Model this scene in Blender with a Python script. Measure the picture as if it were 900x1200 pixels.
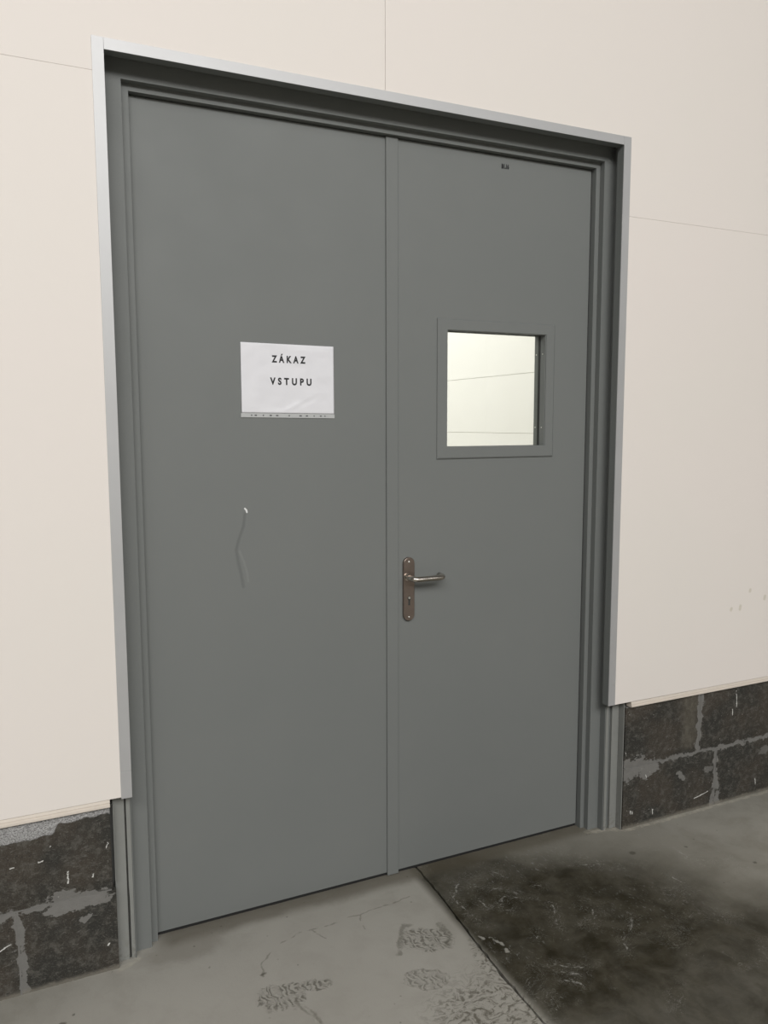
import bpy, bmesh, math, random
from mathutils import Vector, Matrix, noise
from math import radians, sin, cos, pi

random.seed(7)
for o in list(bpy.data.objects):
    bpy.data.objects.remove(o)
sc = bpy.context.scene
COL = sc.collection

# ------------------------------------------------------------------ camera
cd = bpy.data.cameras.new('camera')
cd.sensor_fit = 'VERTICAL'
cd.sensor_height = 36.0
cd.lens = 944.8 / 1200.0 * 36.0
cd.clip_start = 0.05
cd.clip_end = 100
cam = bpy.data.objects.new('camera', cd)
COL.objects.link(cam)
yaw, pitch, roll = radians(-25.1004), radians(-6.2584), radians(-0.1527)
fw = Vector((sin(-yaw) * cos(pitch), cos(yaw) * cos(pitch), sin(pitch)))
rt = Vector((fw.y, -fw.x, 0)).normalized()
up = rt.cross(fw)
rt2 = cos(roll) * rt + sin(roll) * up
up2 = -sin(roll) * rt + cos(roll) * up
M = Matrix((rt2, up2, -fw)).transposed().to_4x4()
M.translation = Vector((-0.2501, -2.4138, 1.5752))
cam.matrix_world = M
sc.camera = cam

# ------------------------------------------------------------------ world, lights, exposure
w = bpy.data.worlds.new('world')
sc.world = w
w.use_nodes = True
w.node_tree.nodes['Background'].inputs[0].default_value = (0.9, 0.95, 1.0, 1)
w.node_tree.nodes['Background'].inputs[1].default_value = 0.3
sc.view_settings.view_transform = 'Standard'
sc.view_settings.look = 'None'
sc.view_settings.gamma = 1
sc.view_settings.use_curve_mapping = False
sc.view_settings.exposure = -0.21


def area_light(name, loc, aim, sx, sy, power, color):
    ld = bpy.data.lights.new(name, 'AREA')
    ld.shape = 'RECTANGLE'
    ld.size, ld.size_y = sx, sy
    ld.energy = power
    ld.color = color
    lo = bpy.data.objects.new(name, ld)
    COL.objects.link(lo)
    lo.location = loc
    d = Vector(aim) - Vector(loc)
    lo.rotation_euler = d.to_track_quat('-Z', 'Y').to_euler()
    return lo


# sloped rooflight of the hall, in front of the doors and behind the camera
area_light('rooflight', (-1.6, -7.2, 5.9), (-1.0, -5.1, 1.4), 8.5, 2.6, 740, (1.0, 0.985, 0.965))
# second rooflight further down the hall
area_light('rooflight_far', (1.5, -11.0, 6.6), (1.5, -7.5, 3.0), 12.0, 2.4, 620, (1.0, 0.985, 0.965))
# lamps of the bright room beyond the doors
area_light('lamp_beyond', (0.8, 5.0, 4.6), (0.8, 5.0, 0), 4.0, 6.0, 490, (1.0, 0.985, 0.96))


# ------------------------------------------------------------------ node helper
class G:
    def __init__(s, name):
        s.m = bpy.data.materials.new(name)
        s.m.use_nodes = True
        s.t = s.m.node_tree
        s.t.nodes.clear()
        s.out = s.t.nodes.new('ShaderNodeOutputMaterial')
        g = s.t.nodes.new('ShaderNodeNewGeometry')
        s.pos = g.outputs['Position']

    def set(s, sock, v):
        if v is None:
            return
        if hasattr(v, 'links'):
            s.t.links.new(v, sock)
        else:
            if isinstance(v, (tuple, list, Vector)) and len(v) == 3 and sock.type == 'RGBA':
                v = (*v, 1)
            sock.default_value = v

    def m_(s, op, a, b=None, c=None, clamp=False):
        n = s.t.nodes.new('ShaderNodeMath')
        n.operation = op
        n.use_clamp = clamp
        for i, v in enumerate((a, b, c)):
            s.set(n.inputs[i], v)
        return n.outputs[0]

    def add(s, a, b): return s.m_('ADD', a, b)
    def sub(s, a, b): return s.m_('SUBTRACT', a, b)
    def mul(s, a, b): return s.m_('MULTIPLY', a, b)
    def mx(s, a, b): return s.m_('MAXIMUM', a, b)
    def mn(s, a, b): return s.m_('MINIMUM', a, b)

    def v_(s, op, a, b=None, scale=None):
        n = s.t.nodes.new('ShaderNodeVectorMath')
        n.operation = op
        s.set(n.inputs[0], a)
        if b is not None:
            s.set(n.inputs[1], b)
        if scale is not None:
            s.set(n.inputs['Scale'], scale)
        return n.outputs['Value'] if op in ('LENGTH', 'DISTANCE', 'DOT_PRODUCT') else n.outputs['Vector']

    def noise(s, vec, scale, detail=3, rough=0.5, dist=0.0, color=False):
        n = s.t.nodes.new('ShaderNodeTexNoise')
        s.set(n.inputs['Vector'], vec)
        n.inputs['Scale'].default_value = scale
        n.inputs['Detail'].default_value = detail
        n.inputs['Roughness'].default_value = rough
        n.inputs['Distortion'].default_value = dist
        return n.outputs['Color'] if color else n.outputs[0]

    def vor(s, vec, scale, feature='F1'):
        n = s.t.nodes.new('ShaderNodeTexVoronoi')
        n.feature = feature
        s.set(n.inputs['Vector'], vec)
        n.inputs['Scale'].default_value = scale
        return n.outputs[0]

    def wave(s, vec, scale, dist, dscale=1.0, detail=2):
        n = s.t.nodes.new('ShaderNodeTexWave')
        s.set(n.inputs['Vector'], vec)
        n.inputs['Scale'].default_value = scale
        n.inputs['Distortion'].default_value = dist
        n.inputs['Detail'].default_value = detail
        n.inputs['Detail Scale'].default_value = dscale
        return n.outputs[1]

    def ss(s, x, lo, hi, a=0.0, b=1.0):
        n = s.t.nodes.new('ShaderNodeMapRange')
        n.interpolation_type = 'SMOOTHSTEP'
        s.set(n.inputs[0], x)
        for i, v in enumerate((lo, hi, a, b)):
            s.set(n.inputs[i + 1], v)
        return n.outputs[0]

    def mix(s, f, a, b):
        n = s.t.nodes.new('ShaderNodeMix')
        n.data_type = 'RGBA'
        s.set(n.inputs[0], f)
        s.set(n.inputs[6], a)
        s.set(n.inputs[7], b)
        return n.outputs[2]

    def sep(s, v):
        n = s.t.nodes.new('ShaderNodeSeparateXYZ')
        s.set(n.inputs[0], v)
        return n.outputs

    def warp(s, vec, scale, amt, detail=2):
        c = s.noise(vec, scale, detail, color=True)
        c = s.v_('SUBTRACT', c, (0.5, 0.5, 0.5))
        return s.v_('ADD', vec, s.v_('SCALE', c, scale=amt))

    def stroke(s, vec, a, b):
        """distance to the segment a-b"""
        a, b = Vector(a), Vector(b)
        ba = b - a
        pa = s.v_('SUBTRACT', vec, tuple(a))
        h = s.m_('MULTIPLY', s.v_('DOT_PRODUCT', pa, tuple(ba)), 1.0 / max(ba.dot(ba), 1e-9), clamp=True)
        return s.v_('LENGTH', s.v_('SUBTRACT', pa, s.v_('SCALE', tuple(ba), scale=h)))

    def strokes(s, vec, segs):
        d = None
        for a, b in segs:
            e = s.stroke(vec, a, b)
            d = e if d is None else s.mn(d, e)
        return d

    def ell(s, vec, c, r, ang=0.0, plane='xy'):
        """normalised distance to an ellipse (1 on its rim)"""
        q = s.v_('SUBTRACT', vec, tuple(c))
        if ang:
            n = s.t.nodes.new('ShaderNodeVectorRotate')
            n.rotation_type = 'Z_AXIS' if plane == 'xy' else 'Y_AXIS'
            s.set(n.inputs['Vector'], q)
            n.inputs['Angle'].default_value = ang
            q = n.outputs[0]
        k = (1 / r[0], 1 / r[1], 0) if plane == 'xy' else (1 / r[0], 0, 1 / r[1])
        return s.v_('LENGTH', s.v_('MULTIPLY', q, k))

    def bump(s, h, dist, strength=1.0):
        n = s.t.nodes.new('ShaderNodeBump')
        n.inputs['Strength'].default_value = strength
        n.inputs['Distance'].default_value = dist
        s.set(n.inputs['Height'], h)
        return n.outputs[0]

    def pbr(s, color, rough=0.5, metal=0.0, normal=None, spec=0.5, **kw):
        n = s.t.nodes.new('ShaderNodeBsdfPrincipled')
        s.set(n.inputs['Base Color'], color)
        s.set(n.inputs['Roughness'], rough)
        s.set(n.inputs['Metallic'], metal)
        s.set(n.inputs['Specular IOR Level'], spec)
        if normal is not None:
            s.set(n.inputs['Normal'], normal)
        for k, v in kw.items():
            s.set(n.inputs[k], v)
        s.t.links.new(n.outputs[0], s.out.inputs[0])
        return s.m


def P(x, y): return (x, y, 0.0)
def Q(x, z): return (x, -0.104, z)


# ------------------------------------------------------------------ materials
def mat_wall():
    g = G('cream_panel')
    n = g.noise(g.pos, 1.3, 2)
    n2 = g.noise(g.pos, 60, 2)
    c = g.mix(n, (0.750, 0.715, 0.665), (0.775, 0.715, 0.68))
    # a few faint drips on the panel to the right of the doors
    v = g.v_('MULTIPLY', g.pos, (1, 0, 1))
    d = g.mn(g.mn(g.stroke(v, (2.422, 0, 0.822), (2.424, 0, 0.834)), g.stroke(v, (2.561, 0, 0.852), (2.563, 0, 0.862))),
             g.mn(g.stroke(v, (2.475, 0, 0.892), (2.476, 0, 0.896)), g.stroke(v, (2.372, 0, 0.824), (2.374, 0, 0.828))))
    c = g.mix(g.ss(d, 0.010, 0.004, 0, 0.55), c, (0.52, 0.48, 0.38))
    # dusty smudge line low down
    return g.pbr(c, 0.62, normal=g.bump(n2, 0.0004, 0.4), spec=0.35)


def mat_lip():
    g = G('cream_lip')
    n = g.noise(g.pos, 30, 3)
    return g.pbr(g.mix(n, (0.60, 0.54, 0.47), (0.68, 0.62, 0.55)), 0.5)


def mat_paint(name, marks=False):
    g = G(name)
    n = g.noise(g.pos, 2.2, 3, 0.6)
    c = g.mix(n, (0.150, 0.161, 0.157), (0.168, 0.176, 0.170))
    fine = g.noise(g.pos, 420, 2)
    c = g.mix(g.ss(fine, 0.35, 0.7, 0, 0.18), c, (0.19, 0.195, 0.19))
    h = g.mul(fine, 0.25)
    r = g.ss(g.noise(g.pos, 5, 3), 0.3, 0.7, 0.56, 0.64)
    if marks:
        v = g.v_('MULTIPLY', g.pos, (1, 0, 1))
        v = g.warp(v, 9, 0.004)
        pts = [(0.409, 1.300), (0.404, 1.262), (0.389, 1.222), (0.379, 1.190), (0.385, 1.150), (0.393, 1.110), (0.399, 1.072)]
        d = g.strokes(v, [((a[0], 0, a[1]), (b[0], 0, b[1])) for a, b in zip(pts, pts[1:])])
        m = g.ss(d, 0.0075, 0.0010)
        c = g.mix(g.mul(m, 0.34), c, (0.075, 0.082, 0.08))  # shaded side of the dent, put into the colour
        pts = [(0.389, 1.185), (0.402, 1.150), (0.411, 1.118), (0.414, 1.09)]
        d2 = g.strokes(v, [((a[0], 0, a[1]), (b[0], 0, b[1])) for a, b in zip(pts, pts[1:])])
        c = g.mix(g.ss(d2, 0.006, 0.001, 0, 0.30), c, (0.24, 0.25, 0.24))  # lit side of the dent, put into the colour
        d3 = g.mn(g.stroke(v, (0.408, 0, 1.3165), (0.413, 0, 1.311)), g.stroke(v, (0.413, 0, 1.309), (0.414, 0, 1.305)))
        c = g.mix(g.ss(d3, 0.0035, 0.0015), c, (0.72, 0.73, 0.72))
        h = g.sub(h, g.mul(m, 2.0))
    return g.pbr(c, r, normal=g.bump(h, 0.0006, 0.6), spec=0.45)


def mat_casing():
    g = G('silver_casing')
    n = g.noise(g.pos, 7, 3)
    st = g.noise(g.v_('MULTIPLY', g.pos, (300, 300, 3)), 1.0, 2)
    c = g.mix(n, (0.445, 0.447, 0.452), (0.495, 0.497, 0.50))
    return g.pbr(c, g.add(0.47, g.mul(n, 0.08)), metal=0.42, normal=g.bump(st, 0.0003, 0.15))


def mat_flange():
    g = G('flange_paint')
    n = g.noise(g.pos, 14, 4)
    c = g.mix(n, (0.20, 0.205, 0.195), (0.25, 0.255, 0.24))
    z = g.sep(g.pos)[2]
    dirt = g.mul(g.ss(z, 0.10, 0.0), g.ss(g.noise(g.pos, 70, 4), 0.45, 0.65))
    c = g.mix(g.mul(dirt, 0.5), c, (0.13, 0.12, 0.10))
    return g.pbr(c, 0.5, normal=g.bump(g.noise(g.pos, 50, 3), 0.001, 0.3))


def mat_simple(name, col, rough=0.5, metal=0.0, var=0.15, scale=40, spec=0.5):
    g = G(name)
    n = g.noise(g.pos, scale, 3)
    a = tuple(x * (1 - var) for x in col)
    b = tuple(x * (1 + var) for x in col)
    return g.pbr(g.mix(n, a, b), rough, metal, spec=spec)


def mat_block():
    g = G('dark_block')
    p = g.pos
    x, y, z = g.sep(p)
    w1 = g.warp(p, 20, 0.045, 5)
    w2 = g.warp(w1, 110, 0.012, 3)
    big = g.noise(p, 6, 3)
    mid = g.noise(p, 45, 5, 0.65)
    fine = g.noise(p, 260, 3, 0.7)
    c = g.mix(g.ss(big, 0.35, 0.65), (0.030, 0.029, 0.025), (0.050, 0.042, 0.033))
    c = g.mix(g.ss(mid, 0.46, 0.72, 0, 0.70), c, (0.105, 0.100, 0.087))
    c = g.mix(g.ss(fine, 0.56, 0.72, 0, 0.55), c, (0.20, 0.195, 0.175))
    c = g.mix(g.ss(g.noise(p, 150, 2, 0.6), 0.60, 0.72, 0, 0.7), c, (0.02, 0.019, 0.017))
    # streaky scuffs
    sv = g.v_('MULTIPLY', g.warp(p, 12, 0.06), (60, 60, 190))
    scf = g.ss(g.noise(sv, 1.0, 4, 0.7), 0.57, 0.68)
    c = g.mix(g.mul(scf, 0.45), c, (0.17, 0.165, 0.15))
    # pale brownish strip beside the upper right joint
    band = g.mul(g.ss(g.m_('ABSOLUTE', g.sub(x, 2.187)), 0.06, 0.015), g.ss(z, 0.25, 0.30))
    c = g.mix(g.mul(band, g.ss(mid, 0.3, 0.7, 0.3, 0.75)), c, (0.115, 0.105, 0.083))
    # smeared mortar over the joints
    e = g.sub(g.noise(p, 38, 4, 0.6), 0.5)
    def edge(d, wdt): return g.ss(g.add(g.sub(d, wdt), g.mul(e, 0.030)), 0.002, -0.002)
    dl = edge(g.strokes(w2, [(Q(-0.60, 0.236), Q(-0.20, 0.243)), (Q(-0.20, 0.243), Q(-0.07, 0.243))]), 0.011)
    dv = edge(g.strokes(w2, [(Q(-0.286, 0.24), Q(-0.279, 0.13)), (Q(-0.279, 0.13), Q(-0.275, 0.0)), (Q(-0.79, 0.24), Q(-0.79, 0)), (Q(-0.60, 0.25), Q(-0.60, .46))]), 0.011)
    e3 = g.mul(g.sub(g.noise(g.v_('MULTIPLY', p, (1, 1, 1.5)), 52, 4, 0.6), 0.5), 1.9)
    pl = g.ss(g.add(g.ell(w2, Q(-0.115, 0.240), (0.085, 0.026), -0.15, 'xz'), e3), 1.06, 0.90)
    pl2 = g.ss(g.add(g.ell(w2, Q(-0.165, 0.222), (0.055, 0.018), 0, 'xz'), e3), 1.06, 0.90)
    pl3 = g.ss(g.add(g.ell(w2, Q(-0.10, 0.185), (0.020, 0.010), 0.5, 'xz'), e3), 1.06, 0.90)
    dr = edge(g.strokes(w2, [(Q(1.84, 0.245), Q(2.22, 0.246)), (Q(2.22, 0.246), Q(2.32, 0.243)), (Q(2.32, 0.243), Q(3.4, 0.25))]), 0.009)
    dr2 = edge(g.strokes(w2, [(Q(2.238, 0.25), Q(2.243, 0.50)), (Q(2.79, 0.25), Q(2.79, 0.5))]), 0.0135)
    dr3 = edge(g.strokes(w2, [(Q(2.339, 0.24), Q(2.339, 0.08)), (Q(2.335, 0.09), Q(2.330, 0.0)), (Q(2.348, 0.09), Q(2.362, 0.0)), (Q(2.88, 0.24), Q(2.88, 0.0))]), 0.012)
    pr = g.ss(g.add(g.ell(w2, Q(1.885, 0.240), (0.100, 0.042), 0.08, 'xz'), e3), 1.06, 0.90)
    pr2 = g.ss(g.add(g.ell(w2, Q(1.985, 0.222), (0.050, 0.030), 0.3, 'xz'), e3), 1.06, 0.90)
    pr3 = g.ss(g.add(g.ell(w2, Q(2.150, 0.160), (0.032, 0.012), -0.8, 'xz'), e3), 1.05, 0.9)
    pr4 = g.ss(g.add(g.ell(w2, Q(2.30, 0.160), (0.030, 0.012), 0.1, 'xz'), e3), 1.1, 0.8, 0, 0.7)
    pr5 = g.ss(g.add(g.ell(w2, Q(2.62, 0.19), (0.040, 0.018), 0.1, 'xz'), e3), 1.1, 0.8, 0, 0.6)
    mk = dl
    for q in (dv, pl, pl2, pl3, dr, dr2, dr3, pr, pr2, pr3, pr4, pr5):
        mk = g.mx(mk, q)
    mc = g.mix(g.noise(p, 30, 4), (0.150, 0.147, 0.137), (0.205, 0.200, 0.19))
    c = g.mix(g.mul(mk, 0.92), c, mc)
    # coarse pale render band under the cream lip, left of the doors
    zb = g.add(g.ss(x, -0.185, -0.165, 0.447, 0.471), g.mul(g.sub(g.noise(p, 34, 4, 0.6), 0.5), 0.022))
    zb = g.add(zb, g.mul(g.add(x, 0.2), 0.03))
    band = g.mul(g.ss(g.sub(z, zb), -0.002, 0.003), g.ss(x, 0.5, 0.4))
    grit = g.ss(g.noise(g.v_('MULTIPLY', p, (1, 1, 1.8)), 230, 4, 0.75), 0.36, 0.60)
    bc = g.mix(grit, (0.17, 0.165, 0.16), (0.52, 0.52, 0.52))
    c = g.mix(band, c, bc)
    # chips of white paint
    chips = [(-0.045, .376, -0.039, .389), (-0.150, .303, -0.150, .296), (-0.149, .330, -0.149, .308), (-0.084, .299, -0.082, .307), (-0.222, .375, -0.212, .377),
             (-0.292, .373, -0.285, .376), (-0.332, .144, -0.303, .156), (-0.050, .080, -0.047, .086), (-0.034, .252, -0.031, .256), (-0.192, .412, -0.190, .415),
             (2.441, .474, 2.443, .404), (2.421, .398, 2.422, .372), (1.864, .470, 1.868, .476), (1.859, .312, 1.864, .295), (1.962, .203, 1.966, .190),
             (2.573, .068, 2.576, .044), (2.003, .053, 2.004, .034), (1.889, .070, 1.892, .058), (1.899, .066, 1.901, .056), (2.225, .052, 2.30, .066), (1.849, .170, 1.851, .163)]
    d = g.strokes(g.warp(g.warp(p, 60, 0.006), 240, 0.006), [(Q(a, b), Q(c_, d_)) for a, b, c_, d_ in chips])
    c = g.mix(g.ss(d, 0.0026, 0.0010, 0, 0.85), c, (0.70, 0.70, 0.67))
    sp = g.ss(g.vor(p, 42), 0.10, 0.06)
    sp = g.mul(sp, g.ss(g.noise(p, 15, 1), 0.52, 0.58))
    c = g.mix(g.mul(sp, 0.55), c, (0.42, 0.41, 0.38))
    # pale dusty edge along the floor
    fl = g.ss(g.add(z, g.mul(g.sub(mid, 0.5), 0.03)), 0.018, 0.003)
    c = g.mix(g.mul(fl, 0.7), c, (0.20, 0.185, 0.155))
    h = g.add(g.add(g.mul(mid, 1.0), g.mul(fine, 0.5)), g.mul(band, g.mul(grit, 1.5)))
    return g.pbr(c, 0.72, normal=g.bump(h, 0.005, 0.55), spec=0.3)


def mat_mortar():
    g = G('mortar')
    n = g.noise(g.pos, 60, 4)
    return g.pbr(g.mix(n, (0.13, 0.128, 0.12), (0.19, 0.186, 0.175)), 0.85, normal=g.bump(n, 0.003, 0.5))


def mat_floor():
    g = G('worn_concrete')
    v = g.v_('MULTIPLY', g.pos, (1, 1, 0))
    x, y, z = g.sep(v)
    w1 = g.warp(v, 4, 0.16, 4)
    w2 = g.warp(v, 22, 0.030, 4)
    w3 = g.warp(w2, 90, 0.008, 3)
    big = g.noise(w1, 1.7, 4, 0.55)
    mid = g.noise(w1, 9, 5, 0.65)
    fine = g.noise(v, 120, 4, 0.7)
    c = g.mix(g.ss(big, 0.32, 0.70), (0.250, 0.240, 0.208), (0.320, 0.310, 0.275))
    c = g.mix(g.ss(mid, 0.40, 0.75, 0, 0.45), c, (0.32, 0.31, 0.275))
    c = g.mix(g.ss(mid, 0.55, 0.25, 0, 0.35), c, (0.17, 0.16, 0.13))
    c = g.mix(g.ss(fine, 0.60, 0.78, 0, 0.25), c, (0.09, 0.085, 0.07))
    # lighter trodden dust left of the joint
    lf = g.mul(g.ss(x, 1.02, 0.96), g.ss(g.ell(w1, P(0.35, -0.45), (0.85, 0.52)), 1.25, 0.4, 0, 0.50))
    c = g.mix(lf, c, (0.38, 0.365, 0.335))
    # damp dark stain right of the joint
    dk = g.mx(g.ss(g.ell(w1, P(1.25, -0.52), (0.66, 0.46), 0.15), 1.22, 0.60), g.ss(g.ell(w1, P(1.60, -0.95), (0.80, 0.42), 0.1), 1.2, 0.55, 0, 0.92))
    dk = g.mx(dk, g.ss(g.ell(w1, P(1.13, -0.20), (0.34, 0.22), 0.0), 1.2, 0.6, 0, 0.85))
    mid_tone = g.mul(g.ss(g.ell(w1, P(1.38, -0.36), (0.78, 0.52), 0.1), 1.2, 0.6), g.ss(x, 0.955, 1.0))
    c = g.mix(g.mul(mid_tone, 0.42), c, (0.105, 0.096, 0.072))
    dk = g.mul(dk, g.ss(x, 0.955, 1.0))
    dk = g.mul(dk, g.ss(mid, 0.30, 0.75, 1.0, 0.86))
    c = g.mix(g.mul(dk, 0.97), c, g.mix(g.ss(g.noise(w1, 14, 4, 0.6), 0.35, 0.65), (0.021, 0.018, 0.010), (0.046, 0.041, 0.028)))
    # brown dirt line along the threshold
    th = g.mul(g.ss(g.add(y, g.mul(g.sub(mid, 0.5), 0.06)), -0.090, -0.030), g.mul(g.ss(x, 0.06, 0.15), g.ss(x, 1.80, 1.70)))
    c = g.mix(g.mul(th, 0.66), c, (0.085, 0.074, 0.052))
    pt = g.ss(g.add(g.ell(w1, P(0.19, -0.10), (0.16, 0.07), -0.1), g.mul(g.sub(mid, .5), .8)), 1.1, 0.4)
    c = g.mix(g.mul(pt, 0.35), c, (0.13, 0.115, 0.09))
    # pale wipe marks
    sv = g.v_('MULTIPLY', g.warp(v, 7, 0.35, 3), (26, 95, 1))
    wip = g.ss(g.noise(sv, 1.0, 3, 0.6), 0.62, 0.74)
    zone = g.mx(g.ss(g.noise(v, 3.1, 2), 0.46, 0.62), 0.0)
    c = g.mix(g.mul(g.mul(wip, zone), 0.30), c, (0.26, 0.25, 0.22))
    # scratches on the dark part
    segs = [(1.119, -.187, 1.145, -.193), (1.145, -.193, 1.20, -.235), (1.20, -.235, 1.243, -.287), (1.226, -.305, 1.194, -.284), (1.194, -.284, 1.150, -.315), (1.194, -.284, 1.106, -.320),
            (1.10, -.252, 1.109, -.315), (1.243, -.146, 1.25, -.168), (1.538, -.223, 1.619, -.262), (1.152, -.341, 1.174, -.358), (1.304, -.388, 1.251, -.497),
            (1.413, -.465, 1.38, -.511), (1.087, -.151, 1.037, -.209), (1.037, -.209, 1.032, -.272), (1.032, -.272, 1.04, -.35), (1.323, -.263, 1.34, -.282),
            (1.176, -.485, 1.158, -.51), (1.42, -.60, 1.36, -.68), (1.50, -.55, 1.45, -.60), (1.12, -.66, 1.18, -.70), (1.13, -.63, 1.20, -.68), (1.11, -.69, 1.15, -.73),
            (1.938, -.296, 1.928, -.371), (1.789, -.429, 1.792, -.495)]
    d = g.strokes(w3, [(P(a, b), P(c_, e_)) for a, b, c_, e_ in segs])
    brk = g.ss(g.noise(v, 60, 3), 0.38, 0.60)
    c = g.mix(g.mul(g.ss(d, 0.0045, 0.0006, 0, 0.65), brk), c, (0.36, 0.355, 0.33))
    scr = g.noise(g.v_('MULTIPLY', g.warp(v, 9, 0.30, 4), (55, 240, 1)), 1.0, 4, 0.7)
    scr2 = g.noise(g.v_('MULTIPLY', g.warp(v, 6, 0.45, 4), (210, 45, 1)), 1.0, 4, 0.7)
    fs = g.mx(g.ss(scr, 0.53, 0.68), g.ss(scr2, 0.55, 0.70))
    near = g.mx(g.ss(d, 0.045, 0.005), g.ss(g.noise(v, 5.5, 3, 0.6), 0.50, 0.66))
    c = g.mix(g.mul(g.mul(fs, near), g.ss(x, 0.98, 1.0, 0.14, 0.46)), c, (0.34, 0.335, 0.31))
    # scatter of pale scuffs where things were dragged
    scat = g.ss(g.ell(w1, P(1.33, -0.15), (0.32, 0.12), -0.2), 1.2, 0.3)
    scat = g.mx(scat, g.mx(g.ss(g.ell(w1, P(1.015, -0.50), (0.07, 0.14), -0.4), 1.2, 0.4), g.ss(g.ell(w1, P(1.55, -0.5), (0.35, 0.2), 0.2), 1.2, 0.2, 0, 0.7)))
    sc1 = g.ss(g.noise(g.v_('MULTIPLY', w2, (120, 50, 1)), 1.0, 3, 0.6), 0.58, 0.70)
    c = g.mix(g.mul(g.mul(sc1, scat), 0.40), c, (0.30, 0.30, 0.29))
    # pale crust chips just beside the joint
    ch = [(1.000, -.424, 1.006, -.440), (1.038, -.458, 1.047, -.488), (1.044, -.512, 1.040, -.523), (1.028, -.447, 1.036, -.452)]
    d = g.strokes(w3, [(P(a, b), P(c_, e_)) for a, b, c_, e_ in ch])
    c = g.mix(g.ss(d, 0.007, 0.003, 0, 0.6), c, (0.42, 0.41, 0.37))
    # hairline cracks on the left slab
    cr = [(0.44, -.192, 0.50, -.172), (0.50, -.172, 0.589, -.170), (0.589, -.170, 0.71, -.161), (0.544, -.167, 0.567, -.228), (0.394, -.223, 0.352, -.27), (0.352, -.27, 0.351, -.315), (0.71, -.161, 0.90, -.146), (0.394, -.223, 0.44, -.192), (0.71, -.161, 0.70, -.24)]
    d = g.strokes(w2, [(P(a, b), P(c_, e_)) for a, b, c_, e_ in cr])
    c = g.mix(g.ss(d, 0.0045, 0.0008, 0, 0.45), c, (0.085, 0.078, 0.06))
    # boot-sole and tyre marks: clumps of dark curved ridges with pale rims
    wv = g.warp(v, 24, 0.050, 4)
    rid = g.wave(wv, 19, 8.0, 1.8, 4)
    brk2 = g.ss(g.noise(v, 48, 4, 0.6), 0.40, 0.56)
    e2 = g.mul(g.sub(g.noise(v, 42, 4, 0.65), 0.5), 0.9)
    def blob(c0, r0, ang, lo=1.06, hi=0.82): return g.ss(g.add(g.ell(w2, P(*c0), r0, ang), e2), lo, hi)
    A = blob((0.848, -0.370), (0.084, 0.060), 0.45)
    B = blob((0.765, -0.525), (0.068, 0.044), 0.45)
    C = g.mx(blob((0.370, -0.418), (0.076, 0.056), 0.1), blob((0.468, -0.412), (0.046, 0.026), 0.3))
    mk = g.mx(g.mx(A, g.mul(B, 0.75)), C)
    rdk = g.mul(g.ss(rid, 0.50, 0.78), brk2)
    rlt = g.mul(g.ss(rid, 0.30, 0.05), brk2)
    c = g.mix(g.mul(mk, 0.16), c, (0.10, 0.093, 0.073))
    c = g.mix(g.mul(g.mul(mk, rdk), 0.62), c, (0.072, 0.066, 0.050))
    c = g.mix(g.mul(g.mul(mk, rlt), 0.28), c, (0.42, 0.41, 0.37))
    horn = g.strokes(w3, [(P(.818, -.275), P(.778, -.335)), (P(.778, -.335), P(.742, -.395)), (P(.918, -.315), P(.925, -.372)), (P(.925, -.372), P(.893, -.430)), (P(.818, -.275), P(.832, -.283)),
                          (P(.400, -.455), P(.425, -.52)), (P(.425, -.52), P(.435, -.60))])
    hb = g.ss(g.noise(v, 70, 4, 0.6), 0.35, 0.55, 0.35, 1.0)
    c = g.mix(g.mul(g.ss(horn, 0.013, 0.004, 0, 0.55), hb), c, (0.10, 0.094, 0.074))
    rim = g.m_('ABSOLUTE', g.sub(g.add(g.ell(w3, P(0.765, -0.525), (0.066, 0.042), 0.45), g.mul(e2, 0.35)), 1.0))
    c = g.mix(g.mul(g.ss(rim, 0.08, 0.02, 0, 0.38), g.mul(hb, brk2)), c, (0.11, 0.10, 0.08))
    pal = g.strokes(w3, [(P(.405, -.445), P(.418, -.50)), (P(.418, -.50), P(.425, -.56)), (P(.752, -.372), P(.760, -.385))])
    c = g.mix(g.ss(pal, 0.007, 0.002, 0, 0.45), c, (0.42, 0.41, 0.37))
    # rough crusty mess left of the joint toward the viewer
    cru = g.mul(g.mx(g.ss(g.ell(w1, P(0.87, -0.74), (0.20, 0.22), 0.1), 1.15, 0.5), g.ss(g.ell(w2, P(0.965, -0.53), (0.035, 0.12), 0.15), 1.2, 0.6)), g.ss(x, 0.985, 0.965))
    f1 = g.noise(g.v_('MULTIPLY', g.warp(v, 18, 0.10, 3), (48, 85, 1)), 1.0, 4, 0.65)
    c = g.mix(g.mul(cru, g.ss(f1, 0.54, 0.38, 0, 0.75)), c, (0.075, 0.066, 0.048))
    c = g.mix(g.mul(cru, g.ss(f1, 0.57, 0.66, 0, 0.60)), c, (0.34, 0.33, 0.29))
    # small dark spots
    spots = [(1.771, -.247, .016), (2.12, -.49, .012), (-0.19, -.27, .012), (-0.155, -.245, .006), (0.352, -.305, .008), (1.98, -.30, .008)]
    for a, b, r in spots:
        c = g.mix(g.ss(g.ell(w3, P(a, b), (r, r * .8)), 1.2, 0.5, 0, 0.65), c, (0.06, 0.055, 0.042))
    sp = g.mul(g.ss(g.vor(v, 22), 0.10, 0.05), g.ss(g.noise(v, 6, 1), 0.5, 0.6))
    c = g.mix(g.mul(sp, 0.5), c, (0.07, 0.065, 0.05))
    # pale dust against the right-hand block base
    du = g.ss(g.stroke(w3, P(1.86, -.112), P(3.5, -.112)), 0.012, 0.004)
    du = g.mx(du, g.mul(g.ss(g.stroke(w3, P(1.72, -.055), P(1.86, -.095)), 0.018, 0.006), 0.8))
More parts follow.
